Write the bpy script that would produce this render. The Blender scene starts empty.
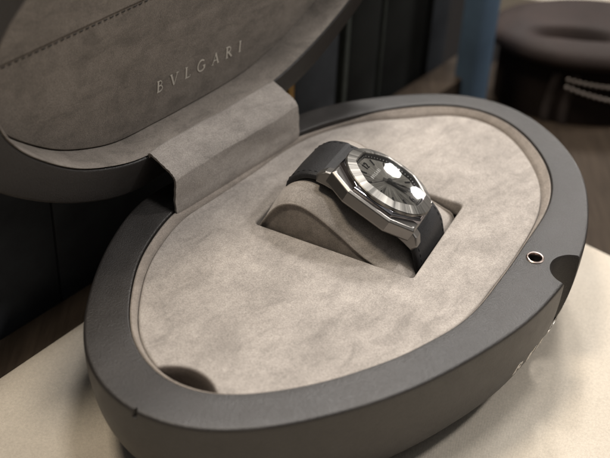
import bpy, bmesh, math, random
import numpy as np
from mathutils import Vector, Matrix
random.seed(7)
S = 0.001                      # everything below is written in millimetres
SC = bpy.context.scene
COL = SC.collection
PI = math.pi
V3 = lambda *a: np.array(a, float)

# ------------------------------------------------------------------ materials
def mat(name):
    m = bpy.data.materials.new(name); m.use_nodes = True
    nt = m.node_tree; b = nt.nodes['Principled BSDF']
    return m, nt, b
def N(nt, t, **kw):
    n = nt.nodes.new(t)
    for k, v in kw.items():
        if k in n.inputs: n.inputs[k].default_value = v
        else: setattr(n, k, v)
    return n
def coords(nt, scale=(1, 1, 1)):
    tc = N(nt, 'ShaderNodeTexCoord'); mp = N(nt, 'ShaderNodeMapping')
    mp.inputs['Scale'].default_value = [1000*s for s in scale]      # texture space in millimetres
    nt.links.new(tc.outputs['Object'], mp.inputs['Vector']); return mp.outputs[0]
def noise(nt, vec, scale, detail=3, rough=.55):
    n = N(nt, 'ShaderNodeTexNoise'); n.inputs['Scale'].default_value = scale
    n.inputs['Detail'].default_value = detail; n.inputs['Roughness'].default_value = rough
    nt.links.new(vec, n.inputs['Vector']); return n.outputs['Fac']
def ramp(nt, fac, stops):
    r = N(nt, 'ShaderNodeValToRGB'); e = r.color_ramp.elements
    while len(e) < len(stops): e.new(.5)
    for el, (p, c) in zip(e, stops): el.position = p; el.color = (*c, 1)
    nt.links.new(fac, r.inputs[0]); return r.outputs[0]
def mixc(nt, fac, a, b, mode='MIX'):
    m = N(nt, 'ShaderNodeMix', data_type='RGBA', blend_type=mode)
    for sock, val in ((0, fac), (6, a), (7, b)):
        if isinstance(val, (int, float)): m.inputs[sock].default_value = val
        elif isinstance(val, tuple): m.inputs[sock].default_value = (*val, 1)
        else: nt.links.new(val, m.inputs[sock])
    return m.outputs[2]
def bump(nt, b, h, strength, dist, prev=None):
    n = N(nt, 'ShaderNodeBump'); n.inputs['Strength'].default_value = strength
    n.inputs['Distance'].default_value = dist*S
    nt.links.new(h, n.inputs['Height'])
    if prev is not None: nt.links.new(prev, n.inputs['Normal'])
    nt.links.new(n.outputs[0], b.inputs['Normal']); return n.outputs[0]

def suede(name, base, amp=.2, sheen=.3):
    m, nt, b = mat(name); v = coords(nt)
    big = noise(nt, v, .045, 4, .6); mid = noise(nt, v, .28, 4, .65); fine = noise(nt, v, 2.3, 3, .75)
    lo = tuple(c*(1-amp*.7) for c in base); hi = tuple(min(1, c*(1+amp*.8)) for c in base)
    c1 = ramp(nt, big, [(.34, lo), (.66, hi)])
    g = ramp(nt, mid, [(.3, (1-amp*.55,)*3), (.7, (1+amp*.45,)*3)])
    f = ramp(nt, fine, [(.3, (.68,)*3), (.7, (1.3,)*3)])
    tc2 = N(nt, 'ShaderNodeTexCoord'); mp2 = N(nt, 'ShaderNodeMapping'); mp2.inputs['Scale'].default_value = (1000, 1000, 1000); mp2.inputs['Rotation'].default_value = (.3, .2, .75)
    nt.links.new(tc2.outputs['Object'], mp2.inputs['Vector']); mp3 = N(nt, 'ShaderNodeMapping'); mp3.inputs['Scale'].default_value = (1, .42, 1); nt.links.new(mp2.outputs[0], mp3.inputs['Vector'])
    st_ = N(nt, 'ShaderNodeTexNoise'); st_.inputs['Scale'].default_value = .13; st_.inputs['Detail'].default_value = 7; st_.inputs['Roughness'].default_value = .7; st_.inputs['Distortion'].default_value = .8
    nt.links.new(mp3.outputs[0], st_.inputs['Vector'])
    mk = ramp(nt, st_.outputs['Fac'], [(.33, (1.1,)*3), (.5, (1., 1., 1.)), (.62, (1-amp*1.1,)*3)])
    c = mixc(nt, 1., mixc(nt, 1., mixc(nt, 1., c1, g, 'MULTIPLY'), f, 'MULTIPLY'), mk, 'MULTIPLY')
    nt.links.new(c, b.inputs['Base Color'])
    b.inputs['Roughness'].default_value = .95; b.inputs['Specular IOR Level'].default_value = .1
    b.inputs['Sheen Weight'].default_value = sheen; b.inputs['Sheen Roughness'].default_value = .45
    b.inputs['Sheen Tint'].default_value = (.9, .85, .8, 1)
    p = bump(nt, b, mid, .25, .5); bump(nt, b, fine, .55, .22, p)
    return m
def grained(name, base, rough=.55, spec=.4, grain=1.7, bs=.35):
    m, nt, b = mat(name); v = coords(nt)
    big = noise(nt, v, .03, 3); g = N(nt, 'ShaderNodeTexVoronoi', feature='F1'); g.inputs['Scale'].default_value = grain
    nt.links.new(v, g.inputs['Vector']); fine = noise(nt, v, 3.5, 2)
    c = ramp(nt, big, [(.3, tuple(x*.75 for x in base)), (.7, tuple(x*1.3 for x in base))])
    f = ramp(nt, noise(nt, v, 1.7, 4, .75), [(.32, (.6,)*3), (.68, (1.45,)*3)])
    nt.links.new(mixc(nt, 1., c, f, 'MULTIPLY'), b.inputs['Base Color'])
    rr = N(nt, 'ShaderNodeMapRange'); rr.inputs['To Min'].default_value = rough-.1; rr.inputs['To Max'].default_value = rough+.14
    nt.links.new(noise(nt, v, .12, 6, .7), rr.inputs['Value']); nt.links.new(rr.outputs[0], b.inputs['Roughness'])
    b.inputs['Specular IOR Level'].default_value = spec
    p = bump(nt, b, g.outputs['Distance'], bs, .18); bump(nt, b, fine, bs, .1, p)
    return m
def metal(name, base, rough, aniso=0, scratch=0.0):
    m, nt, b = mat(name); v = coords(nt)
    b.inputs['Metallic'].default_value = 1; b.inputs['Base Color'].default_value = (*base, 1)
    rr = N(nt, 'ShaderNodeMapRange'); rr.inputs['To Min'].default_value = max(.03, rough-.06); rr.inputs['To Max'].default_value = rough+.06
    nt.links.new(noise(nt, v, .8, 3), rr.inputs['Value']); nt.links.new(rr.outputs[0], b.inputs['Roughness'])
    if aniso:
        b.inputs['Anisotropic'].default_value = aniso
        t = N(nt, 'ShaderNodeTangent'); t.axis = 'Z'; t.direction_type = 'RADIAL'
        nt.links.new(t.outputs[0], b.inputs['Tangent'])
    if scratch:
        v2 = coords(nt, (.15, 6, 6)); bump(nt, b, noise(nt, v2, 1., 2), scratch, .05)
    return m
def plain(name, base, rough=.6, spec=.4, var=.12, scale=.2):
    m, nt, b = mat(name); v = coords(nt)
    c = ramp(nt, noise(nt, v, scale, 4), [(.3, tuple(x*(1-var) for x in base)), (.7, tuple(x*(1+var) for x in base))])
    nt.links.new(c, b.inputs['Base Color']); b.inputs['Roughness'].default_value = rough
    b.inputs['Specular IOR Level'].default_value = spec
    bump(nt, b, noise(nt, v, 2., 2), .12, .1)
    return m

M = {}
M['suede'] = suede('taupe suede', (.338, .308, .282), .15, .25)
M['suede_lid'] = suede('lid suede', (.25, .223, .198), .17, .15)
M['suede_lip'] = suede('lip suede', (.28, .245, .215), .12, .2)
M['suede_dark'] = suede('dark suede', (.09, .075, .065), .15, .1)  # the finger hole's lining, a darker brown suede of its own
M['leather'] = grained('charcoal leather', (.019, .0165, .0152), .46, .60, 2.3, .5)
M['strap'] = grained('strap leather', (.022, .022, .0235), .5, .3, 2.2, .25)
M['strap_dark'] = plain('strap lining', (.02, .02, .022))
M['thread'] = plain('thread', (.05, .046, .042), .85)
M['steel'] = metal('brushed steel', (.27, .258, .245), .4, 0, .25)
M['polish'] = metal('polished steel', (.33, .32, .34), .1)
M['silver'] = plain('silver foil', (.70, .67, .61), .35, .6, .05)
M['silver'].node_tree.nodes['Principled BSDF'].inputs['Metallic'].default_value = .35
M['silver_metal'] = metal('bright silver', (.85, .82, .77), .22)
M['strap_thread'] = plain('strap thread', (.007, .007, .008), .8)
M['socket'] = metal('eyelet metal', (.80, .66, .60), .25)
M['gun'] = metal('dark metal', (.10, .095, .09), .35)
M['brass'] = metal('aged brass', (.35, .22, .08), .4)
M['ink'] = plain('black lacquer', (.012, .012, .013), .25, .5)
M['print'] = plain('bright print', (.85, .84, .80), .4)
M['white'] = plain('pale print', (.42, .41, .38), .5)

# bezel: radially brushed steel, the brushing follows the angle round the dial, its colour bands painting in reflections
m, nt, b = mat('radial brushed steel'); tc = N(nt, 'ShaderNodeTexCoord'); sx = N(nt, 'ShaderNodeSeparateXYZ')
nt.links.new(tc.outputs['Object'], sx.inputs[0]); at2 = N(nt, 'ShaderNodeMath', operation='ARCTAN2')
nt.links.new(sx.outputs['Y'], at2.inputs[0]); nt.links.new(sx.outputs['X'], at2.inputs[1])
n1 = N(nt, 'ShaderNodeTexNoise', noise_dimensions='1D'); n1.inputs['Scale'].default_value = 4.2; n1.inputs['Detail'].default_value = 5
nt.links.new(at2.outputs[0], n1.inputs['W'])
b.inputs['Metallic'].default_value = 1
nt.links.new(ramp(nt, n1.outputs['Fac'], [(.35, (.12, .116, .108)), (.65, (.34, .328, .305))]), b.inputs['Base Color'])
b.inputs['Roughness'].default_value = .42
bump(nt, b, n1.outputs['Fac'], .35, .8); M['bezel'] = m

# dial: dark sunburst lacquer
m, nt, b = mat('sunburst dial'); tc = N(nt, 'ShaderNodeTexCoord'); sx = N(nt, 'ShaderNodeSeparateXYZ')
nt.links.new(tc.outputs['Object'], sx.inputs[0]); at2 = N(nt, 'ShaderNodeMath', operation='ARCTAN2')
nt.links.new(sx.outputs['Y'], at2.inputs[0]); nt.links.new(sx.outputs['X'], at2.inputs[1])
n1 = N(nt, 'ShaderNodeTexNoise', noise_dimensions='1D'); n1.inputs['Scale'].default_value = 14; n1.inputs['Detail'].default_value = 5
nt.links.new(at2.outputs[0], n1.inputs['W'])
nt.links.new(ramp(nt, n1.outputs['Fac'], [(.25, (.30, .285, .25)), (.75, (.37, .355, .31))]), b.inputs['Base Color'])
b.inputs['Metallic'].default_value = .3; b.inputs['Roughness'].default_value = .6; M['dial'] = m

# crystal: clear pane that reflects by its angle
m, nt, b = mat('sapphire crystal'); nt.nodes.remove(b); out = nt.nodes['Material Output']
tr = N(nt, 'ShaderNodeBsdfTransparent'); gl = N(nt, 'ShaderNodeBsdfGlossy'); gl.inputs['Roughness'].default_value = .015
fr = N(nt, 'ShaderNodeFresnel'); fr.inputs['IOR'].default_value = 1.6; mx = N(nt, 'ShaderNodeMixShader')
nt.links.new(fr.outputs[0], mx.inputs[0]); nt.links.new(tr.outputs[0], mx.inputs[1]); nt.links.new(gl.outputs[0], mx.inputs[2])
nt.links.new(mx.outputs[0], out.inputs['Surface']); M['crystal'] = m

# cream table cloth: fine weave
m, nt, b = mat('cream cloth'); v = coords(nt)
w1 = N(nt, 'ShaderNodeTexWave', bands_direction='X'); w1.inputs['Scale'].default_value = .55; nt.links.new(v, w1.inputs['Vector'])
w2 = N(nt, 'ShaderNodeTexWave', bands_direction='Y'); w2.inputs['Scale'].default_value = .55; nt.links.new(v, w2.inputs['Vector'])
for w in (w1, w2): w.inputs['Distortion'].default_value = 1.2; w.inputs['Detail'].default_value = 1
wv = mixc(nt, .5, w1.outputs['Color'], w2.outputs['Color'])
c = ramp(nt, noise(nt, v, .02, 4), [(.3, (.55, .49, .41)), (.7, (.63, .57, .485))])
f = ramp(nt, noise(nt, v, 1.1, 4, .7), [(.25, (.82,)*3), (.75, (1.1,)*3)])
nt.links.new(mixc(nt, 1., c, f, 'MULTIPLY'), b.inputs['Base Color']); b.inputs['Roughness'].default_value = .9
b.inputs['Specular IOR Level'].default_value = .15
bump(nt, b, wv, .5, .35); M['cloth'] = m

# brown wood with a long grain
m, nt, b = mat('dark brown wood'); v = coords(nt, (.9, .07, .9)); g = noise(nt, v, .5, 6, .65)
nt.links.new(ramp(nt, g, [(.3, (.026, .018, .012)), (.7, (.05, .036, .025))]), b.inputs['Base Color'])
b.inputs['Roughness'].default_value = .7; b.inputs['Specular IOR Level'].default_value = .2; bump(nt, b, g, .2, .3); M['wood'] = m

M['panel'] = plain('dark fabric', (.042, .045, .05), .9, .1, .35, .03)
M['panel_grey'] = plain('dark grey fabric', (.02, .021, .02), .9, .1, .3, .03)
M['panel_edge'] = plain('grey green trim', (.05, .056, .05), .7, .2)
M['blue'] = plain('blue reflection', (.085, .135, .20), .7, .3, .2, .03)
M['shell_brown'] = grained('brown leather', (.030, .021, .019), .7, .3, .8, .4)
M['black'] = plain('black velvet', (.022, .017, .0155), .9, .05)
M['bead'] = plain('pale bead', (.34, .30, .28), .35, .6)
M['greypleat'] = plain('grey satin', (.045, .036, .034), .7, .3)

# ------------------------------------------------------------------ mesh helpers
class MB:
    def __init__(s): s.bm = bmesh.new(); s.mi = 0
    def verts(s, pts): return [s.bm.verts.new(tuple(float(c) for c in p)) for p in pts]
    def face(s, vs):
        try: f = s.bm.faces.new(vs); f.material_index = s.mi; f.smooth = True; return f
        except ValueError: return None
    def loft(s, rings, closed=True, cap0=False, cap1=False, fan0=None, fan1=None, mats=None):
        R = [s.verts(r) for r in rings]; n = len(R[0])
        for k, (a, b) in enumerate(zip(R[:-1], R[1:])):
            if mats: s.mi = mats[k]
            for i in range(n if closed else n-1):
                j = (i+1) % n; s.face([a[i], a[j], b[j], b[i]])
        for fl, ring, rev in ((cap0, R[0], True), (cap1, R[-1], False)):
            if fl: s.face(list(reversed(ring)) if rev else ring)
        for c, ring in ((fan0, R[0]), (fan1, R[-1])):
            if c is not None:
                cv = s.verts([c])[0]
                for i in range(n): s.face([cv, ring[(i+1) % n], ring[i]])
        return R
    def tube(s, path, r, n=8, closed=False, cap=True):
        P = [np.array(p, float) for p in path]; K = len(P); rings = []
        up = None
        for i in range(K):
            t = (P[(i+1) % K]-P[i-1]) if closed else (P[min(i+1, K-1)]-P[max(i-1, 0)])
            t = t/np.linalg.norm(t)
            if up is None: up = V3(0, 0, 1) if abs(t[2]) < .9 else V3(1, 0, 0)
            a = np.cross(t, up); a /= np.linalg.norm(a); b = np.cross(a, t); up = b
            rr = r[i] if hasattr(r, '__len__') else r
            rings.append([P[i]+rr*(a*math.cos(q)+b*math.sin(q)) for q in np.arange(n)*2*PI/n])
        if closed: rings.append(rings[0])
        if closed:
            R = [s.verts(q) for q in rings[:-1]]; R.append(R[0])
            for a, b in zip(R[:-1], R[1:]):
                for i in range(n): s.face([a[i], a[(i+1) % n], b[(i+1) % n], b[i]])
        else: s.loft(rings, cap0=cap, cap1=cap)
    def lathe(s, prof, n=48, c=(0, 0, 0), closed=False):
        rings = [[(c[0]+r*math.cos(q), c[1]+r*math.sin(q), c[2]+z) for q in np.arange(n)*2*PI/n] for r, z in prof]
        if closed:
            R = [s.verts(q) for q in rings]; R.append(R[0])
            for a, b in zip(R[:-1], R[1:]):
                for i in range(n): s.face([a[i], a[(i+1) % n], b[(i+1) % n], b[i]])
        else: s.loft(rings)
    def prism(s, poly, z0, z1, bev=0.):
        """polygon in xy, walls from z0 to z1, top edge chamfered by bev (towards its centre)"""
        c = np.mean(np.array(poly, float), 0)
        def ins(d): return [tuple(np.array(p)-d*(np.array(p)-c)/max(1e-6, np.linalg.norm(np.array(p)-c))) for p in poly]
        rings = [[(*p, z0) for p in poly], [(*p, z1-bev) for p in poly]]
        if bev: rings.append([(*p, z1) for p in ins(bev)])
        s.loft(rings, cap0=True, cap1=True)
    def box(s, o, ex, ey, ez):
        o, ex, ey, ez = (np.array(q, float) for q in (o, ex, ey, ez))
        b = s.verts([o, o+ex, o+ex+ey, o+ey, o+ez, o+ex+ez, o+ex+ey+ez, o+ey+ez])
        for f in ((3, 2, 1, 0), (4, 5, 6, 7), (0, 1, 5, 4), (1, 2, 6, 5), (2, 3, 7, 6), (3, 0, 4, 7)): s.face([b[i] for i in f])
    def build(s, name, mats, parent=None, origin=(0, 0, 0), sharp=35, bevel=0, recalc=True):
        if recalc: bmesh.ops.recalc_face_normals(s.bm, faces=s.bm.faces)
        o = np.array(origin, float)
        for v in s.bm.verts: v.co = Vector(((v.co.x-o[0])*S, (v.co.y-o[1])*S, (v.co.z-o[2])*S))
        me = bpy.data.meshes.new(name); s.bm.to_mesh(me); s.bm.free()
        if sharp: me.set_sharp_from_angle(angle=math.radians(sharp))
        for q in (mats if isinstance(mats, (list, tuple)) else [mats]): me.materials.append(q)
        ob = bpy.data.objects.new(name, me); COL.objects.link(ob)
        if parent: ob.parent = parent
        if bevel:
            md = ob.modifiers.new('edge', 'BEVEL'); md.width = bevel*S; md.segments = 2; md.limit_method = 'ANGLE'; md.angle_limit = math.radians(35)
        return ob
def root(name, loc, label, cat, group=None):
    o = bpy.data.objects.new(name, None); COL.objects.link(o); o.location = [c*S for c in loc]; o.empty_display_size = .01
    o['label'] = label; o['category'] = cat
    if group: o['group'] = group
    return o
def tag(o, label, cat, group=None):
    o['label'] = label; o['category'] = cat
    if group: o['group'] = group
    return o
def filled(outlines, half, bev, name):
    """puffy sheet cut from closed outlines (first one outer): returns mesh verts in mm"""
    cu = bpy.data.curves.new(name, 'CURVE'); cu.dimensions = '2D'; cu.fill_mode = 'BOTH'
    cu.extrude = half-bev; cu.bevel_depth = bev; cu.bevel_resolution = 3; cu.offset = -bev
    for pts in outlines:
        sp = cu.splines.new('POLY'); sp.points.add(len(pts)-1); sp.use_cyclic_u = True
        for p, q in zip(sp.points, pts): p.co = (q[0], q[1], 0, 1)
    ob = bpy.data.objects.new(name, cu); COL.objects.link(ob)
    bpy.context.view_layer.update()
    me = bpy.data.meshes.new_from_object(ob.evaluated_get(bpy.context.evaluated_depsgraph_get()))
    bpy.data.objects.remove(ob); bpy.data.curves.remove(cu)
    return me
def from_mesh(me, f, name, material, parent, origin, sharp=50):
    o = np.array(origin, float)
    for v in me.vertices:
        p = f(np.array(v.co))-o; v.co = Vector([float(c)*S for c in p])
    bm = bmesh.new(); bm.from_mesh(me); bmesh.ops.remove_doubles(bm, verts=bm.verts, dist=1e-6)
    bmesh.ops.recalc_face_normals(bm, faces=bm.faces); bm.to_mesh(me); bm.free()
    me.name = name; me.materials.clear(); me.materials.append(material)
    for p in me.polygons: p.use_smooth = True; p.material_index = 0
    me.set_sharp_from_angle(angle=math.radians(sharp))
    ob = bpy.data.objects.new(name, me); COL.objects.link(ob); ob.parent = parent; return ob
def spline(P, n=8, closed=False):
    P = np.array(P, float); K = len(P); out = []
    for i in range(K if closed else K-1):
        a, b, c, d = (P[(i-1) % K], P[i], P[(i+1) % K], P[(i+2) % K]) if closed else (P[max(i-1, 0)], P[i], P[i+1], P[min(i+2, K-1)])
        for k in range(n):
            t = k/n; out.append(.5*((2*b)+(-a+c)*t+(2*a-5*b+4*c-d)*t*t+(-a+3*b-3*c+d)*t**3))
    if not closed: out.append(P[-1])
    return np.array(out)

# --- roman capitals drawn as thick and thin strokes, cap height 1
def arc(cx, cy, rx, ry, a0, a1, n=10):
    return [(cx+rx*math.cos(math.radians(a0+(a1-a0)*k/n)), cy+ry*math.sin(math.radians(a0+(a1-a0)*k/n))) for k in range(n+1)]
TK, TN = .13, .06
GL = {
 'B': (.62, [([(.12, 0), (.12, 1)], TK), ([(.12, .97)]+arc(.28, .76, .2, .21, 90, -90)+[(.12, .55)], TN), ([(.12, .54)]+arc(.3, .285, .25, .255, 90, -90)+[(.12, .03)], TN*1.3), ([(0, .02), (.2, .02)], TN), ([(0, .98), (.2, .98)], TN)]),
 'V': (.82, [([(.08, 1), (.4, 0)], TK), ([(.4, 0), (.72, 1)], TN), ([(-.03, .98), (.2, .98)], TN), ([(.6, .98), (.83, .98)], TN)]),
 'L': (.58, [([(.12, 0), (.12, 1)], TK), ([(.12, .03), (.52, .03), (.56, .2)], TN), ([(0, .98), (.25, .98)], TN), ([(0, .02), (.12, .02)], TN)]),
 'G': (.84, [(arc(.43, .5, .4, .49, 48, 320, 22), TN*1.7), ([(.75, .12), (.75, .42)], TK), ([(.6, .42), (.86, .42)], TN)]),
 'A': (.82, [([(.4, 1), (.08, 0)], TN), ([(.4, 1), (.72, 0)], TK), ([(.18, .34), (.6, .34)], TN), ([(-.03, .02), (.2, .02)], TN), ([(.6, .02), (.84, .02)], TN)]),
 'R': (.72, [([(.12, 0), (.12, 1)], TK), ([(.12, .97)]+arc(.3, .74, .22, .23, 90, -90)+[(.12, .51)], TN*1.3), ([(.3, .5), (.66, 0)], TK), ([(0, .02), (.25, .02)], TN), ([(0, .98), (.2, .98)], TN), ([(.56, .02), (.74, .02)], TN)]),
 'I': (.3, [([(.14, 0), (.14, 1)], TK), ([(.02, .02), (.26, .02)], TN), ([(.02, .98), (.26, .98)], TN)]),
 '1': (.4, [([(.22, 0), (.22, 1)], TK), ([(.02, .8), (.22, 1)], TN)]),
 '2': (.6, [(arc(.27, .72, .24, .27, 170, -40, 12)+[(.03, .04)], TN*1.6), ([(.03, .04), (.55, .04)], TN*1.6)]),
 '6': (.6, [(arc(.3, .3, .25, .28, 0, 360, 16), TN*1.6), (arc(.62, .32, .57, .66, 95, 178, 8), TN*1.6)]),
}
def lettering(mb, text, height, length, f, depth=.15, weight=1.):
    """f(x, y, h) places a point of the writing (mm along, mm up, mm out)"""
    adv = [GL[c][0]*height for c in text]; gap = (length-sum(adv))/max(1, len(text)-1); x0 = 0; k = 0
    for c, a in zip(text, adv):
        for pts, w in GL[c][1]:
            P = [np.array(p)*height for p in pts]; h = w*height*weight/2; k += 1; top = depth+.004*(k % 9)
            L, R = [], []
            for i, p in enumerate(P):
                t = P[min(i+1, len(P)-1)]-P[max(i-1, 0)]; t /= max(1e-9, np.linalg.norm(t)); q = np.array([-t[1], t[0]])*h
                L.append(p+q); R.append(p-q)
            for i in range(len(P)-1):
                quad = [L[i], L[i+1], R[i+1], R[i]]
                a4 = mb.verts([f(x0+q[0], q[1], 0) for q in quad]); b4 = mb.verts([f(x0+q[0], q[1], top) for q in quad])
                mb.face(b4)
                for j in range(4): mb.face([a4[j], a4[(j+1) % 4], b4[(j+1) % 4], b4[j]])
        x0 += a+gap

# ------------------------------------------------------------------ the egg shaped outlines (radius every 5 degrees round CEN)
CEN = np.array([15.7, -5.5]); H = 50.
O_R = [85.4, 88.3, 91.3, 94.8, 98.7, 103.0, 107.0, 110.7, 114.0, 116.8, 118.9, 120.0, 119.4, 116.6, 112.6, 108.3, 104.0, 99.7, 95.6, 92.4, 89.3, 85.4, 81.2, 77.9, 75.4, 73.5, 72.3, 71.6, 71.4, 71.8, 72.7, 74.1, 76.1, 78.7, 80.9, 82.1, 83.6, 85.9, 88.2, 90.7, 93.5, 96.9, 100.7, 104.3, 107.3, 109.3, 110.1, 109.6, 107.9, 104.8, 100.7, 96.3, 91.9, 87.8, 84.2, 81.2, 78.6, 76.3, 74.4, 72.9, 71.7, 70.9, 70.5, 70.7, 71.1, 71.8, 72.7, 74.0, 75.6, 77.4, 79.6, 82.4]
I_R = [63.0, 66.2, 70.4, 75.6, 81.6, 87.3, 92.4, 97.0, 101.3, 105.1, 108.0, 109.6, 109.5, 106.9, 102.5, 97.5, 92.4, 87.6, 83.3, 79.6, 76.1, 72.9, 69.8, 67.0, 64.7, 62.9, 61.5, 60.6, 60.2, 60.1, 60.5, 61.3, 62.6, 64.3, 66.2, 68.0, 69.6, 71.7, 74.1, 76.4, 78.9, 81.6, 84.6, 87.8, 90.6, 92.3, 93.3, 93.2, 91.2, 87.7, 83.6, 79.3, 75.3, 71.6, 68.4, 65.6, 63.4, 61.4, 59.8, 58.4, 57.4, 56.7, 56.2, 55.8, 55.6, 55.3, 55.2, 55.5, 56.1, 57.1, 58.5, 60.5]
NA = 288
def resample(r, keep):
    F = np.fft.rfft(np.array(r)); F[keep:] = 0
    G = np.zeros(NA//2+1, complex); G[:len(F)] = F
    return np.fft.irfft(G, NA)*NA/len(r)
OR, IR = resample(O_R, 15), resample(I_R, 17)
ANG = np.arange(NA)*2*PI/NA
DIR = np.stack([np.cos(ANG), np.sin(ANG)], 1)
def ring(r, z): return np.concatenate([CEN+DIR*np.asarray(r).reshape(-1, 1), np.broadcast_to(np.asarray(z, float).reshape(-1, 1), (NA, 1))], 1)
def tab(t, deg):
    k = sorted(t); return np.interp(deg, [q-360 for q in k]+k+[q+360 for q in k], [t[q] for q in k]*3)

# ------------------------------------------------------------------ the box
box = root('presentation_box', (CEN[0], CEN[1], 0), 'open egg shaped charcoal presentation box lined with taupe suede, lid raised', 'watch box')
BO = (CEN[0], CEN[1], 0)
def flank(z): return 1-.31*(1-max(0, 1-((H-z)/H)**2.3)**(1/2.3))       # the outer wall draws in towards the base
rings, mats = [], []
for z in (0, .4, 1, 2, 3, 4.5, 6, 8, 10, 12.5, 15, 17.5, 20, 23, 26, 29, 32, 35, 38, 41, 44, 47, 48.4): rings.append(ring(OR*flank(z), z))
for k in range(1, 6):
    q = k/5*PI/2; rings.append(ring(OR-1.3*(1-math.cos(q)), H-1.3*(1-math.sin(q))))
for t in (.25, .5, .75): rings.append(ring((OR-1.3)*(1-t)+(IR+.6)*t, H))
for k in range(0, 5):
    q = k/4*PI/2; rings.append(ring(IR+.6*(1-math.sin(q)), H-.6*(1-math.cos(q))))
rings += [ring(IR, 44), ring(IR-.2, 36)]
mb = MB(); mb.loft(rings, fan0=(CEN[0], CEN[1], 0), fan1=(CEN[0], CEN[1], 36))
body = mb.build('body', [M['leather']], box, BO)
def cut(ob, cutters):
    bpy.context.view_layer.update()
    for c in cutters:
        md = ob.modifiers.new('cut', 'BOOLEAN'); md.operation = 'DIFFERENCE'; md.solver = 'EXACT'; md.object = c
    bpy.context.view_layer.update()
    me = bpy.data.meshes.new_from_object(ob.evaluated_get(bpy.context.evaluated_depsgraph_get()))
    ob.modifiers.clear(); old = ob.data; ob.data = me; bpy.data.meshes.remove(old); me.name = ob.name
    for c in cutters: d = c.data; bpy.data.objects.remove(c); bpy.data.meshes.remove(d)
    me.set_sharp_from_angle(angle=math.radians(35))
cs = []
mb = MB(); mb.loft([[(96.9+r*math.cos(q), -16+r*math.sin(q), z) for q in np.arange(48)*2*PI/48] for r, z in ((7.6, -4), (8.0, 30), (8.2, 48.8), (9.2, 50.2), (9.6, 60))], cap0=True, cap1=True); cs.append(mb.build('c', M['leather'], box, BO))
mb = MB(); mb.loft([[(83.3+2.5*math.cos(q), -9.9+2.5*math.sin(q), z) for q in np.arange(32)*2*PI/32] for z in (43, 60)], cap0=True, cap1=True); cs.append(mb.build('c', M['leather'], box, BO))
nk = np.array([-48.9, -93.9]); od = (nk-CEN)/np.linalg.norm(nk-CEN); tn = np.array([-od[1], od[0]])
tri = [nk-od*1.4, nk+od*4+tn*3.2, nk+od*4-tn*3.2]
mb = MB(); mb.loft([[(*p, z) for p in tri] for z in (46.5, 60)], cap0=True, cap1=True); cs.append(mb.build('c', M['leather'], box, BO))
cut(body, cs)
md = body.modifiers.new('edge', 'BEVEL'); md.width = .35*S; md.segments = 2; md.limit_method = 'ANGLE'; md.angle_limit = math.radians(50)

# eyelet of the magnetic clasp
mb = MB(); mb.lathe([(2.42, -.8), (2.42, .15), (2.6, .45), (2.95, .55), (3.3, .3), (3.4, -.3), (2.5, -.5), (2.5, -.8)], 40, (83.3, -9.9, 50), True)
soc = mb.build('clasp_socket', M['socket'], box, BO)
mb = MB(); mb.lathe([(.01, -3.2), (1.0, -3.3), (1.2, -3.9), (2.35, -4)], 32, (83.3, -9.9, 50)); mb.build('magnet', M['gun'], soc)
for c in soc.children:
    for v in c.data.vertices: v.co -= Vector((BO[0]*S, BO[1]*S, 0))

# suede lip between rim and pad
deg = np.degrees(ANG)
W = tab({0: .15, 10: 1.0, 25: 3.6, 40: 4.0, 55: 2.6, 64: 2.6, 70: 4.6, 76: 4.8, 81: 2.0, 88: .9, 100: .7, 116: 1.8, 128: 3.0, 150: 3.0, 165: 2.6, 190: 2.4, 215: 2.2, 235: 1.8, 250: 1.2, 265: .8, 290: .4, 340: .5}, deg)
W = np.convolve(np.r_[W[-3:], W, W[:3]], np.ones(7)/7, 'valid')
ZP = 47.2
PR = IR-.95-W
LZ = 47.6+1.75*np.clip((W-.5)/1.2, 0, 1)
mb = MB(); mb.loft([ring(IR-.3, 42), ring(IR-.32, LZ-.7), ring(IR-.5, LZ-.15), ring(IR-1.0, LZ), ring(IR-1.2, LZ-.2), ring((IR-1.2)*.45+(PR+.15)*.55, (LZ+46.8)/2), ring(PR+.1, ZP-.6), ring(PR+.3, 38)])
mb.build('lip', M['suede_lip'], box, BO, 60)

# the pad, with the slot for the cushion and the finger hole
U = V3(.906, -.423, 0); Vv = V3(.423, .906, 0); SA = V3(-18, 5.9, 47)
def sp(u, v, z=0): return SA+U*u+Vv*v+V3(0, 0, z)
pad_out = [CEN+DIR[i]*(PR[i]-.15) for i in range(NA)]
fc, frad = np.array([-39.2, -85.6]), 14.6
inside = [np.linalg.norm(p-fc) < frad for p in pad_out]
i0 = next(i for i in range(NA) if inside[i] and not inside[i-1]); i1 = next(i for i in range(NA) if inside[i-1] and not inside[i])
a0 = math.atan2(*(pad_out[i0]-fc)[::-1]); a1 = math.atan2(*(pad_out[i1]-fc)[::-1])
if a1 > a0: a1 -= 2*PI
bite = [fc+frad*np.array([math.cos(a0+(a1-a0)*t), math.sin(a0+(a1-a0)*t)]) for t in np.linspace(.03, .97, 25)]
outl = [p for i, p in enumerate(pad_out[:i0])]+bite+[p for p in pad_out[i1:]]
def rrect(u0, u1, v0, v1, r, n=5):
    out = []
    for cu, cv, s in ((u1-r, v1-r, 0), (u0+r, v1-r, 90), (u0+r, v0+r, 180), (u1-r, v0+r, 270)):
        for k in range(n+1):
            q = math.radians(s+90*k/n); out.append(sp(cu+r*math.cos(q), cv+r*math.sin(q))[:2])
    return out
slot = rrect(-.5, 63.2, -.45, 49.4, 1.4)
me = filled([outl, slot], 3.2, 1.0, 'pad')
from_mesh(me, lambda p: V3(p[0], p[1], p[2]+ZP-3.2), 'pad', M['suede'], box, BO)

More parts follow.
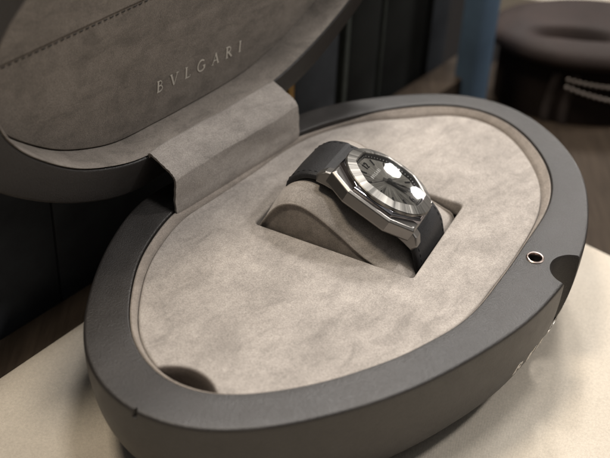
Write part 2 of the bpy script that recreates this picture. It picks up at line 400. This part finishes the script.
lin_ = lambda r, z: [(*(fc+r*np.array([math.cos(a0+(a1-a0)*t), math.sin(a0+(a1-a0)*t)])), z) for t in np.linspace(-.02, 1.02, 33)]
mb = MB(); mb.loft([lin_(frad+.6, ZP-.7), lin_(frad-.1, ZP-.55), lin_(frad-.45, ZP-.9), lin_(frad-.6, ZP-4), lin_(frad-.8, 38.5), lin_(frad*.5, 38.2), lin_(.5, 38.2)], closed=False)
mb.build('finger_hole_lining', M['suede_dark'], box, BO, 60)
# hinge flap of suede from pad edge up and back to the lid
AX = V3(.614, .789, 0); NN = V3(-.789, .614, 0); MH = V3(-27.2, 34.9, H)
prof = spline([(.5, -4), (-.3, -1.2), (-.35, 1.2), (.1, 5), (.2, 9), (.35, 13), (.5, 13.7), (1.6, 14.9), (5.6, 16.9), (11.6, 19.0), (12.5, 18.9), (12.9, 17.6)], 5)
ss = np.linspace(-35.3, 35.3, 57)
def flap_pt(s, e, z, d=0):
    fr = .12*math.sin(s*7+z*9)*(abs(s) > 35)
    return MH+AX*(s*(1-.012*max(0, z)/19)+fr)+NN*(e+(.4*math.sin(s*.11+z*.2)+.22*math.sin(s*.31-z*.15))*min(1, max(0, z)/8))+V3(0, 0, z-.35*(s/35)**2*(e > 4))
mb = MB(); top, bot = [], []
for k, (e, z) in enumerate(prof):
    t = prof[min(k+1, len(prof)-1)]-prof[max(k-1, 0)]; t /= np.linalg.norm(t); nrm = np.array([t[1], -t[0]])   # towards the pad
    top.append([flap_pt(s, e, z) for s in ss]); bot.append([flap_pt(s, e-nrm[0]*1.0, z-nrm[1]*1.0) for s in ss])
loop = [t+b[::-1] for t, b in zip(top, bot)]
mb.loft(loop, cap0=True, cap1=True)
mb.build('hinge_flap', M['suede'], box, BO, 60)

# writing on the outer wall
def wall_pt(a, z, h):
    d = np.array([math.cos(a), math.sin(a)]); r = np.interp(a % (2*PI), np.r_[ANG, 2*PI], np.r_[OR, OR[0]])*flank(z)
    return V3(CEN[0]+d[0]*(r+h), CEN[1]+d[1]*(r+h), z)
TA, TZ, TH, TL = math.radians(-29), 19.6, 7.0, 60
mb = MB()
lettering(mb, 'BVLGARI', TH, TL, lambda x, y, h: wall_pt(TA+x/82., TZ+y*.85, h+.04), .12, 2.1)
mb.build('lettering', M['silver_metal'], box, BO, 30)

# ------------------------------------------------------------------ the lid (a part of the box, raised on its flap)
PHI = 1.48
LO = MH+NN*12.4+V3(0, 0, 18.8)-AX*4.5
LV = -NN*math.cos(PHI)+V3(0, 0, math.sin(PHI)); LW = NN*math.sin(PHI)+V3(0, 0, math.cos(PHI))
def lidp(xy, w):
    d = np.array([xy[0], xy[1], H])-MH; return LO+AX*(d@AX)+LV*(-(d@NN))+LW*w
def lring(r, w): return [lidp(CEN+DIR[i]*r[i], w) for i in range(NA)]
DEP = 12.8
rings = [lring(IR-.2, DEP+2), lring(IR, DEP), lring(IR, .9)]
for k in range(1, 5):
    q = k/4*PI/2; rings.append(lring(IR+.9*(1-math.cos(q)), .9*(1-math.sin(q))))
for t in (.33, .66): rings.append(lring((IR+.9)*(1-t)+(OR-1.3)*t, 0))
for k in range(0, 6):
    q = k/5*PI/2; rings.append(lring(OR-1.3*(1-math.sin(q)), 1.3*(1-math.cos(q))))
for w in (4, 8, 12, 16, 19, 21, 22.3, 23): rings.append(lring(OR*(1-.30*(1-math.sqrt(max(0, 1-(w/23)**2)))), w))
mb = MB(); mb.loft(rings, fan0=lidp(CEN, DEP+2), fan1=lidp(CEN, 23))
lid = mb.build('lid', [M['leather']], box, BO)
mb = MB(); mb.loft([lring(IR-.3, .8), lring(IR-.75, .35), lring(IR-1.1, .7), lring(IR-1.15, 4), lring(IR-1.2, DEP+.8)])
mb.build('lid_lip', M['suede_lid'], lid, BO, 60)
# lining panel below the stitched seam, pocket above it
SEAM = 57.2
def sv(p):
    d = np.array([p[0], p[1], H])-MH; return np.array([d@AX, -(d@NN)])
lin = [sv(CEN+DIR[i]*(IR[i]-1.7)) for i in range(NA)]
def clip(P, lim, keep_low):
    out = []
    for i in range(len(P)):
        a, b = P[i-1], P[i]; ia, ib = ((a[1] < lim), (b[1] < lim)) if keep_low else ((a[1] > lim), (b[1] > lim))
        if ia != ib: t = (lim-a[1])/(b[1]-a[1]); out.append(a+(b-a)*t)
        if ib: out.append(b)
    return out
def lidsv(s, v, w): return LO+AX*s+LV*v+LW*w
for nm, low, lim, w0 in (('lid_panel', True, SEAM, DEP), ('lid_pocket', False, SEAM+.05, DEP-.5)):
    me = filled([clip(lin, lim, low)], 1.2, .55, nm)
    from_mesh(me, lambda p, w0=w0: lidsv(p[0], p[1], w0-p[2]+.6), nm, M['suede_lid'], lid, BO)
smin, smax = min(p[0] for p in lin if abs(p[1]-SEAM) < 4), max(p[0] for p in lin if abs(p[1]-SEAM) < 4)
mb = MB(); s_ = smin+1.5
while s_ < smax-2:
    mb.tube([lidsv(s_, SEAM-1.1, DEP-.45), lidsv(s_+.9, SEAM-1.15, DEP-.85), lidsv(s_+1.8+random.uniform(-.15, .15), SEAM-1.1+random.uniform(-.12, .12), DEP-.45)], .22, 6); s_ += 2.7
mb.build('stitching', M['thread'], lid, BO, 60)
mb = MB(); lettering(mb, 'BVLGARI', 5.0, 46.5, lambda x, y, h: lidsv(-15.2+x, 14.2-x*.03+y, DEP-.62-h), .15, 1.1)
mb.build('lettering', M['silver'], lid, BO, 30)

# ------------------------------------------------------------------ cushion in its slot
cush = root('watch_cushion', tuple(sp(31, 24.5, -11)), 'taupe suede roll cushion wedged in the slot of the box', 'cushion')
CO = tuple(sp(31, 24.5, -11))
end = spline([(.6, -10.5), (.4, -5), (1.3, -1), (3.6, 3.6), (6.6, 8.4), (9.8, 11.6), (13.7, 13.4), (18.5, 13.6), (25.1, 11.2), (33.4, 6.7), (41, 2.0), (48.5, -1.4), (55, -3.4), (59.5, -5.2), (61.5, -10.5)], 5)
midp = spline([(.4, -10.5), (.2, -5), (.6, 0), (2.8, 6.5), (6.2, 13), (10.5, 17.4), (16.5, 19.3), (24, 17.6), (32, 13.6), (40, 9.6), (48, 5.4), (54.5, 1.2), (59, -3.5), (61.3, -7.5), (62, -10.5)], 5)
def cush_pt(k, v):
    t = min(1, max(0, 1-abs(v-24.5)/23.6)); f = min(1, (t/.55)); f = math.sin(f*PI/2)**.8 if f > 0 else 0
    p = end[k]*(1-f)+midp[k]*f; return sp(p[0], v, p[1])
vs = [.9, 1.2, 1.8, 2.8, 4, 6, 8, 11, 14, 18, 22, 27, 31, 35, 38, 41, 43, 45, 46.5, 47.4, 48, 48.1]
mb = MB(); mb.loft([[cush_pt(k, v) for k in range(len(end))] for v in vs], closed=True)
mb.build('cover', M['suede'], cush, CO, 60)
for v0, sg in ((.9, 1), (48.1, -1)):
    mb = MB(); cc = sp(24, v0+sg*1.8, -1)
    def shr(k, t, dv): p = sp(end[k][0], v0+sg*dv, end[k][1]); return p+(sp(24, v0+sg*dv, -2)-p)*t
    mb.loft([[shr(k, 0, 0) for k in range(len(end))], [shr(k, .05, .25) for k in range(len(end))], [shr(k, .16, -.2) for k in range(len(end))], [shr(k, .35, -.7) for k in range(len(end))], [shr(k, .7, -1.0) for k in range(len(end))]], fan1=tuple(sp(24, v0-sg*1.05, -2)))
    ep = mb.build('end_panel', M['suede_lid'], cush, CO, 60)
    mb = MB(); mb.tube([sp(p[0], v0, p[1]) for p in end], .55, 8); mb.build('piping', M['suede_lid'], ep, (CO[0], CO[1], CO[2]), 60)
for ob in [o for o in bpy.data.objects if o.name.startswith('piping')]: pass

# ------------------------------------------------------------------ the watch
TILT = math.radians(23); ROLL = math.radians(14.5); WS = 1.0
UD = U*math.cos(TILT)-V3(0, 0, math.sin(TILT)); WN0 = U*math.sin(TILT)+V3(0, 0, math.cos(TILT))
WN = WN0*math.cos(ROLL)+Vv*math.sin(ROLL); VX = Vv*math.cos(ROLL)-WN0*math.sin(ROLL)
WC = sp(42.4, 23.6, 21.2)                     # centre of the bezel's top
watch = root('wrist_watch', WC, 'steel octagonal wrist watch with dark grey dial and charcoal leather strap on the suede cushion', 'watch')
R3 = Matrix((VX, -UD, WN)).transposed(); watch.rotation_euler = R3.to_euler(); watch.scale = (WS, WS, WS)
XD = V3(Vv@VX, 0, Vv@WN)
def wl(P): d = np.array(P)-WC; return V3(d@VX, -(d@UD), d@WN)/WS      # world -> watch
def octa(a, cut=.414, n=1):
    k = a*cut; return [(a, -k), (a, k), (k, a), (-k, a), (-a, k), (-a, -k), (-k, -a), (k, -a)]
def poly_r(poly, q):                            # radius of a polygon in direction q
    d = np.array([math.cos(q), math.sin(q)]); best = 1e9
    for i in range(len(poly)):
        a, b = np.array(poly[i-1]), np.array(poly[i]); e = b-a; den = d[0]*e[1]-d[1]*e[0]
        if abs(den) > 1e-9:
            t = (a[0]*e[1]-a[1]*e[0])/den; u = (a[0]*d[1]-a[1]*d[0])/den
            if t > 0 and -1e-6 <= u <= 1+1e-6: best = min(best, t)
    return best
# case: lower octagonal block, chamfered, then a thin polished octagon under the bezel
case_parts = MB()
ca = [(17, -18.5), (17, 18.5), (18.6, 9.2), (18.6, -9.2)]
low = [(19.2, -9), (19.2, 9), (14.2, 18.2), (-14.2, 18.2), (-19.2, 9), (-19.2, -9), (-14.2, -18.2), (14.2, -18.2)]
mb = MB(); sc = lambda k: [(x*k, y*k) for x, y in low]
mb.loft([[(*p, -11) for p in sc(.86)], [(*p, -10) for p in sc(.97)], [(*p, -9.4) for p in low], [(*p, -5.2) for p in low], [(*p, -4.3) for p in sc(.955)]], cap0=True, cap1=True)
case = mb.build('case', M['steel'], watch, (0, 0, 0), 20, .25)
mb = MB(); o1 = octa(17.9, .46)
mb.loft([[(x*1.0, y*1.0, -4.3) for x, y in o1], [(x*1.0, y*1.0, -3.2) for x, y in o1], [(x*.97, y*.97, -2.7) for x, y in o1], [(x*.95, y*.95, -2.2) for x, y in o1]], cap1=True)
mb.build('case_step', M['polish'], case, (0, 0, 0), 20, .2)
# lugs: four faceted horns that hold the strap ends
for sx_ in (-1, 1):
    for sy in (-1, 1):
        mb = MB()
        prof_ = [(9, -4.6), (15.5, -4.6), (20.2, -6.6), (22.3, -9.6), (21.2, -12.2), (17.5, -11.5), (9, -10.6)]
        def lug(x): return [(sx_*x, sy*y, z) for y, z in prof_]
        x0, x1 = 9.0, 14.2
        mb.loft([lug(x0), lug(x1-.8), [(sx_*x1, sy*(15+(y-15)*.92), -8+(z+8)*.86) for y, z in prof_]], cap0=True, cap1=True)
        mb.build('lug', M['steel'], case, (0, 0, 0), 20, .25)
# crown
mb = MB(); prof_c = [(0.01, 0), (2.5, 0), (3, .3), (3, 3), (2.6, 3.5), (.01, 3.5)]
nt_ = 36
rings = []
for r, h in prof_c: rings.append([(19.0+h, (r*(1-.05*(k % 2 if r > 2.7 else 0)))*math.cos(2*PI*k/nt_), -6.9+(r*(1-.05*(k % 2 if r > 2.7 else 0)))*math.sin(2*PI*k/nt_)) for k in range(nt_)])
mb.loft(rings); mb.build('crown', M['polish'], watch, (0, 0, 0), 30)
# bezel: round outside, octagonal inside
nb = 192; Q = np.arange(nb)*2*PI/nb; inn = [.62*poly_r(octa(13.7), q+1e-5)+.38*14.0 for q in Q]
rr = lambda q, k, r: r
B = lambda f, z: [(f(i)*math.cos(Q[i]), f(i)*math.sin(Q[i]), z) for i in range(nb)]
mb = MB(); mb.loft([B(lambda i: 17.6, -2.9), B(lambda i: 18.0, -2.4), B(lambda i: 18.0, -1.5), B(lambda i: 17.75, -1.15), B(lambda i: inn[i]+.9, -.15), B(lambda i: inn[i]+.45, 0), B(lambda i: inn[i], -.25), B(lambda i: inn[i], -.9)])
mb.build('bezel', M['bezel'], watch, (0, 0, 0), 25)
# dial with its flange
mb = MB(); mb.loft([B(lambda i: inn[i]*1.0, -.7), B(lambda i: inn[i]*.985, -.9), B(lambda i: inn[i]*.93, -2.2)], ); mb.build('flange', M['ink'], watch, (0, 0, 0), 25)
mb = MB(); mb.loft([B(lambda i: inn[i]*.95, -2.2), B(lambda i: inn[i]*.5, -2.2)], fan1=(0, 0, -2.2))
dial = mb.build('dial', M['dial'], watch, (0, 0, 0), 25)
mb = MB()
for k in range(60):
    q = k*PI/30; r = (.62*poly_r(octa(13.7), q+1e-5)+.38*14.0)*.957; p = np.array([math.cos(q), math.sin(q)])
    c = p*r; t = np.array([-p[1], p[0]]); w = .2 if k % 5 else .34
    o = V3(*(c-t*w/2), -1.72); mb.box(o-V3(*p, 0)*.15, V3(*p, -.0)*.35+V3(0, 0, .24), V3(*t, 0)*w, V3(0, 0, .16))
mb.build('minute_track', M['white'], dial, (0, 0, 0), 25)
for k in range(12):
    if k in (0, 6): continue
    q = PI/2-k*PI/6; p = V3(math.cos(q), math.sin(q), 0); t = V3(-p[1], p[0], 0); r1 = (.62*poly_r(octa(13.7), q+1e-5)+.38*14.0)*.9
    mb = MB(); mb.box(p*(r1-3.4)-t*.275+V3(0, 0, -2.18), p*3.0, t*.55, V3(0, 0, .4)); mb.build('hour_marker', M['ink'], dial, (0, 0, 0), 25, .1)
for tx, x, y, ln in (('12', -1.8, 8.9, 3.4), ('6', -.9, -11.9, 1.8)):
    mb = MB(); lettering(mb, tx, 2.6, ln, lambda a, b_, h: (x+a, y+b_, -2.18+h), .35, 1.3); mb.build('numeral', M['ink'], dial, (0, 0, 0), 25)
mb = MB(); lettering(mb, 'BVLGARI', 1.25, 9.6, lambda a, b_, h: (-4.8+a, 5.0+b_, -2.185+h), .06, 1.4); mb.build('lettering', M['print'], dial, (0, 0, 0), 25)
def hand(name, ang, L, w, z, m, tail=2.5):
    q = PI/2-math.radians(ang); p = V3(math.cos(q), math.sin(q), 0); t = V3(-p[1], p[0], 0)
    mb = MB(); poly = [-p*tail-t*w*.7, p*L*.8-t*w, p*L, p*L*.8+t*w, -p*tail+t*w*.7]
    mb.loft([[a+V3(0, 0, z) for a in poly], [a+V3(0, 0, z+.18) for a in poly], [a*.985+V3(0, 0, z+.28) for a in poly]], cap0=True, cap1=True)
    return mb.build(name, m, watch, (0, 0, 0), 20)
hand('hour_hand', 170, 7.8, .62, -1.75, M['ink']); hand('minute_hand', 151, 11.6, .5, -1.4, M['polish']); hand('second_hand', 292, 11.5, .12, -1.05, M['polish'], 4)
mb = MB(); mb.lathe([(.01, -.6), (.8, -.62), (.95, -.8), (.95, -1.8)], 24); mb.build('hand_hub', M['ink'], watch, (0, 0, 0), 30)
# crystal: a slightly domed pane
mb = MB(); rr_ = [1.0, .93, .8, .6, .4, .2]
mb.loft([B(lambda i, k=k: inn[i]*k*.995, -.28+.1*(1-k*k)) for k in rr_], fan1=(0, 0, -.18))
for f in mb.bm.faces:
    f.normal_update()
    if f.normal.z < 0: f.normal_flip()
mb.build('crystal', M['crystal'], watch, (0, 0, 0), 0, recalc=False)
# strap: two lengths that follow the cushion
def strap(path, wid, name, taper=0):
    P = [wl(sp(u_, 22.3, z_)) for u_, z_ in spline(path, 6)]; K = len(P)
    nr = []
    for k in range(K):
        t = P[min(k+1, K-1)]-P[max(k-1, 0)]; t /= np.linalg.norm(t); n_ = np.cross(XD, t)
        nr.append(n_ if True else n_)
    # outward = away from the cushion's middle
    cm = wl(sp(30, 22.3, 0)); nr = [n_ if (P[k]-cm)@n_ > 0 else -n_ for k, n_ in enumerate(nr)]
    mb = MB(); rings = []
    for k in range(K):
        w = wid/2-taper*k/K; T = 2.4
        sec = [(-w, -.9), (-w, .5), (-w+.5, 1.0), (-w+2, T*.5+.1), (0, T*.5+.35), (w-2, T*.5+.1), (w-.5, 1.0), (w, .5), (w, -.9)]
        rings.append([P[k]+XD*x+nr[k]*h for x, h in sec])
    mb.loft(rings, cap0=True, cap1=True); so = mb.build(name, M['strap'], watch, (0, 0, 0), 50)
    mb = MB(); L = 0; acc = [0.]
    for k in range(1, K): acc.append(acc[-1]+np.linalg.norm(P[k]-P[k-1]))
    def along(s, x, h):
        k = min(K-2, max(0, int(np.searchsorted(acc, s))-1)); f = (s-acc[k])/(acc[k+1]-acc[k]); return P[k]*(1-f)+P[k+1]*f+XD*x+(nr[k]*(1-f)+nr[k+1]*f)*h
    s = 1.
    while s < acc[-1]-1.6:
        for x in (-wid/2+2.0, wid/2-2.0): mb.tube([along(s, x, 1.15), along(s+.75, x, 1.34), along(s+1.5, x, 1.15)], .21, 5)
        s += 2.3
    mb.build('stitching', M['strap_thread'], so, (0, 0, 0), 60)
def wu(y, z):                                  # watch y, z -> slot u, height
    P = WC-UD*y*WS+WN0*z*WS; return ((P-SA)@U, P[2]-47)
strap([wu(17, -7.6), wu(20.5, -8.6), (19.5, 21.6), (14.5, 20.8), (10.4, 18.2), (7.6, 14.2), (7.4, 8.5), (8.5, 2)], 25.2, 'strap', 0)
strap([wu(-17, -7.6), wu(-19.5, -8.6), wu(-22.5, -10.6), (60.2, -1.5), (61.3, -6.5), (61.2, -10)], 25.2, 'strap', 0)

# ------------------------------------------------------------------ table, ledge and what stands behind
TD = V3(.609, .793, 0); TNn = V3(-.793, .609, 0)          # along the table's back edge, and out over it
e0 = V3(-84.8, -1.8, 0)
def tp(a, b, z=0): q = e0+TD*a+TNn*b; return (q[0], q[1], z)
tab_ = root('display_table', tp(0, -200, -7), 'cream cloth covered display table under the open box', 'table')
TO = tp(0, -200, -7)
mb = MB(); outl_ = [(-420, 0), (-420, -520), (178.7, -520), (178.7, 0)]
def tring(d, z): return [tp(a+(d if a < 0 else -d), b+(-d if b > -1 else d), z) for a, b in outl_]
mb.loft([tring(0, -6), tring(0, -1), tring(.5, -.25), tring(1.2, 0)], cap0=True, cap1=True); mb.build('cloth_top', M['cloth'], tab_, TO, 50)
mb = MB(); mb.loft([tring(2.5, -30), tring(2.5, -6.1)], cap0=True, cap1=True); mb.build('table_board', M['wood'], tab_, TO)
# brown ledge that the table stands against; at right it stands in for a reflection
mb = MB()
lp = [tp(-700, 14.5), tp(700, 14.5), tp(700, -900), tp(-700, -900)]
mb.loft([[(x, y, -60) for x, y, _ in lp], [(x, y, -30.2) for x, y, _ in lp]], cap0=True, cap1=True); led = mb.build('floor', M['wood']); led['kind'] = 'structure'
# wooden rail between table and panels
W0 = V3(-114.7, -13.2, 0); WD = V3(.6266, .7793, 0); WNn = V3(-.7793, .6266, 0)
def wp(s, d, z): return W0+WD*s+WNn*d+V3(0, 0, z)
mb = MB(); mb.box(wp(-450, -16.5, -30), WD*757, WNn*16.3, V3(0, 0, 29)); tag(mb.build('wooden_rail', M['wood'], None, (0, 0, 0), 30, .6), 'dark brown wooden rail running along the back edge of the cream table', 'rail')
def panel(s0, s1, m, d, label, z1=95, bulge=4., cat='panel', grp='dark panels standing behind the box', name='fabric_panel'):
    mb = MB(); n = 14; fr, bk = [], []
    for k in range(n+1):
        t = k/n; b_ = bulge*math.sin(PI*t)**.6 if 0 < t < 1 else 0
        fr.append((s0+(s1-s0)*t, d-b_))
    loop = fr+[(s1, d+10), (s0, d+10)]
    mb.loft([[wp(s, q, z) for s, q in loop] for z in (-32, 60, z1)], cap0=True, cap1=True)
    ob = mb.build(name, m, None, wp((s0+s1)/2, d+5, -32), 45); ob.location = [c*S for c in wp((s0+s1)/2, d+5, -32)]
    return tag(ob, label, cat, grp)
panel(-330, 33.6, M['panel'], 5, 'near black padded fabric panel under the raised lid at far left', bulge=2, z1=150)
panel(34.8, 166, M['panel'], 5, 'near black padded fabric panel mostly hidden behind the raised lid', bulge=3, z1=150)
panel(173, 208.5, M['panel'], 6, 'narrow blue black fabric panel just right of the raised lid')
panel(213, 240.5, M['panel_grey'], 6, 'narrow dark grey fabric panel second from the pale upright trim')
panel(243, 282, M['panel_grey'], 6, 'wider dark grey fabric panel left of the blue reflection panel', bulge=3)
panel(285, 307.5, M['panel'], 9, 'slim black fabric panel touching the blue reflection panel', bulge=2)
def trim(s0, s1, d, m, label, name, cat, z1=95, grp='slim uprights between the dark panels'):
    mb = MB(); mb.box(wp(s0, d, -31), WD*(s1-s0), WNn*9, V3(0, 0, z1+31)); return tag(mb.build(name, m, None, (0, 0, 0), 30, .5), label, cat, grp)
trim(167.6, 171.6, 1, M['brass'], 'thin ochre brass upright beside the lid edge behind the box', 'upright_trim', 'trim')
trim(209, 212.2, 2, M['panel_edge'], 'pale grey green upright trim between two dark panels', 'upright_trim', 'trim')
trim(240.9, 242.6, 4, M['panel_edge'], 'hair thin grey upright trim between the two dark grey panels', 'upright_trim', 'trim')
trim(282.5, 284.4, 4, M['panel_grey'], 'dim grey upright trim left of the slim black panel', 'upright_trim', 'trim')
panel(287, 304.5, M['blue'], -22, 'muted blue upright standing in for a glass reflection behind the far rim of the box', bulge=3, grp=None)  # added upright in place of a blue strip reflected in the glass
# deep dark backdrop beyond the panels
mb = MB(); mb.box(wp(620, 200, -60), V3(.7793, -.6266, 0)*900, WD*12, V3(0, 0, 180)); 
bd = mb.build('backdrop', M['black'], None, (0, 0, 0)); bd['kind'] = 'structure'
# hazy reflection in the glass, built as a round brown form on a drum
DC = V3(151, 236, -8)
st = root('round_reflection', (DC[0], DC[1], -30), 'round brown form with a dark hollow on a black drum, standing in for a glass reflection', 'reflection stand-in')
SO = (DC[0], DC[1], -30)
HC = DC+V3(-12, -22, 0)
mb = MB(); mb.lathe([(30, 12), (50, 13), (53, 15.5), (53.5, 18), (51, 21.5), (48, 23), (44, 24.5), (40, 25.5)]+[(38-k*1.5, 26+.0016*k*k) for k in range(25)]+[(.01, 27)], 120, DC)
for q in mb.bm.verts:
    if q.co.z > DC[2]+22:
        dx, dy = q.co.x-HC[0], q.co.y-HC[1]+.16*(q.co.x-HC[0]); q.co.z -= 13*math.exp(-((dx/19)**2+(dy/8)**2)**1.6)
brim = mb.build('brim', M['shell_brown'], st, SO, 60)
mb = MB(); mb.lathe([(46, -22), (46, 6), (45, 12), (30, 12.2)], 72, DC); mb.build('drum', M['black'], st, SO, 50)
# upright edges in the reflection, built as pleats down the drum
for k, q in enumerate((-117, -107)):
    mb = MB(); a = math.radians(q); n_ = V3(math.cos(a), math.sin(a), 0); t = V3(-n_[1], n_[0], 0)
    pa = [DC+n_*(46.8+.8*math.sin(z*.25))+t*(1.6*math.sin(z*.11)+k)+V3(0, 0, z) for z in np.linspace(-21.5, 9, 14)]
    mb.loft([[p-t*2.2, p-t*.6+n_*1.0, p+t*1.6+n_*.6, p+t*2.4, p-n_*.6] for p in pa], cap0=True, cap1=True); mb.build('pleat', M['greypleat'], st, SO, 60)
for c in st.children:
    for v in c.data.vertices: v.co.x *= 1.08; v.co.y *= .65
# dotted line in the glass reflection, built as two swags of beads
bs = root('bead_reflection', (DC[0], DC[1]-48, 0), 'double string of small pale beads below the round brown brim, standing in for a glass reflection', 'necklace')
for row, (zt, sag, r_) in enumerate(((7, 4, 49), (2.5, 8, 49.5))):
    n = 30
    for k in range(n):
        t = k/(n-1); a = math.radians(-108+96*t); z = zt-sag*math.sin(PI*t)
        mb = MB(); c = (DC[0]+1.08*r_*math.cos(a), DC[1]+.65*r_*math.sin(a)-1, z+DC[2])
        mb.lathe([(.01, -1.05), (.75, -.8), (1.05, 0), (.75, .8), (.01, 1.05)], 10, c); mb.build('bead', M['bead'], bs, (DC[0], DC[1]-48, 0), 0)
# cream shelf far behind
mb = MB(); mb.box((100, 304.5, -30), (300, -93, 0), (31, 100, 0), (0, 0, 30)); tag(mb.build('cream_shelf', M['cloth'], None, (0, 0, 0), 30, 1.5), 'bright cream shelf top in the far right corner behind the round reflection form', 'shelf')

# ------------------------------------------------------------------ camera
CAMH = H+440*math.sin(math.radians(38)); CY = -440*math.cos(math.radians(38))
pit, roll = math.radians(38), math.radians(3)
fw = V3(0, math.cos(pit), -math.sin(pit)); rt = V3(1, 0, 0); up = V3(0, math.sin(pit), math.cos(pit))
r_ = rt*math.cos(roll)+up*math.sin(roll); u_ = -rt*math.sin(roll)+up*math.cos(roll)
cam = bpy.data.cameras.new('camera'); co = bpy.data.objects.new('camera', cam); COL.objects.link(co)
co.matrix_world = Matrix.Translation(Vector((0, CY*S, CAMH*S))) @ Matrix((r_, u_, -fw)).transposed().to_4x4()
cam.sensor_width = 36; cam.lens = 1200/610*36; cam.clip_start = .01; cam.clip_end = 50
cam.dof.use_dof = True; CP = V3(0, CY, CAMH); cam.dof.focus_distance = float((WC-CP)@fw)*S*.985; cam.dof.aperture_fstop = 10.
SC.camera = co

# ------------------------------------------------------------------ lamps of the showroom
def lamp(name, P, aim, W, size, col, shape='DISK', spread=180):
    l = bpy.data.lights.new(name, 'AREA'); l.shape = shape; l.size = size*S; l.energy = W; l.color = col; l.spread = math.radians(spread)
    o = bpy.data.objects.new(name, l); COL.objects.link(o); o.location = [c*S for c in P]
    d = Vector([float(a-b_) for a, b_ in zip(aim, P)]); o.rotation_euler = d.to_track_quat('-Z', 'Y').to_euler(); return o
WARM = (1., .87, .70); WHITE = (1., .955, .91)
def mirror(px, py, dist):                       # where a lamp seen at this point of the crystal must hang
    d = fw+r_*((px-305)/1200)+u_*((229-py)/1200); t = ((WC-CP)@WN)/(d@WN); P = CP+d*t; v = -d/np.linalg.norm(d)
    return P+(2*(WN@v)*WN-v)*dist
aim = (20, 0, 40)
lamp('spotlight', mirror(398, 160, 1250), aim, 1.7, 15, WHITE)
lamp('spotlight', mirror(430, 192, 1250), aim, 1.7, 15, WHITE)
lamp('spotlight', (60, 820, 1080), aim, 6.5, 140, WHITE)
lamp('spotlight', (240, 700, 1050), aim, 4.6, 120, WHITE)
lamp('spotlight', (760, 240, 900), aim, 5.6, 110, WHITE)
lamp('spotlight', (160, 40, 1300), aim, 5.6, 200, WHITE)
lamp('spotlight', (-300, -60, 1220), (-60, -60, 0), 7.5, 220, WARM)

w = bpy.data.worlds.new('World'); SC.world = w; w.use_nodes = True; nt = w.node_tree
bg = nt.nodes['Background']; tc = nt.nodes.new('ShaderNodeTexCoord'); sz = nt.nodes.new('ShaderNodeSeparateXYZ')
nt.links.new(tc.outputs['Generated'], sz.inputs[0])
rp = nt.nodes.new('ShaderNodeValToRGB'); e = rp.color_ramp.elements
for el, (p, c) in zip([e[0], e[1], e.new(.55), e.new(.75)], [(0., (.012, .010, .009)), (1., (.16, .15, .14)), (.5, (.05, .045, .042)), (.7, (.30, .28, .25))]): el.position = p; el.color = (*c, 1)
mr = nt.nodes.new('ShaderNodeMapRange'); mr.inputs['From Min'].default_value = -1
nt.links.new(sz.outputs['Z'], mr.inputs['Value']); nt.links.new(mr.outputs[0], rp.inputs[0]); xr = nt.nodes.new('ShaderNodeMapRange'); xr.inputs['From Min'].default_value = -1; xr.inputs['To Min'].default_value = .45; xr.inputs['To Max'].default_value = 1.4
nt.links.new(sz.outputs['X'], xr.inputs['Value'])
ml = nt.nodes.new('ShaderNodeMix'); ml.data_type = 'RGBA'; ml.blend_type = 'MULTIPLY'; ml.inputs[0].default_value = 1
nt.links.new(rp.outputs[0], ml.inputs[6]); nt.links.new(xr.outputs[0], ml.inputs[7]); 
yr = nt.nodes.new('ShaderNodeMapRange'); yr.inputs['From Min'].default_value = -1; yr.inputs['To Min'].default_value = .2; yr.inputs['To Max'].default_value = 1.8
nt.links.new(sz.outputs['Y'], yr.inputs['Value'])
m2 = nt.nodes.new('ShaderNodeMix'); m2.data_type = 'RGBA'; m2.blend_type = 'MULTIPLY'; m2.inputs[0].default_value = 1
nt.links.new(ml.outputs[2], m2.inputs[6]); nt.links.new(yr.outputs[0], m2.inputs[7]); nt.links.new(m2.outputs[2], bg.inputs['Color'])
bg.inputs['Strength'].default_value = .45
vs_ = SC.view_settings; vs_.view_transform = 'Standard'; vs_.look = 'None'; vs_.exposure = 0; vs_.gamma = 1
SC.cycles.max_bounces = 8; SC.cycles.caustics_reflective = False; SC.cycles.transparent_max_bounces = 8
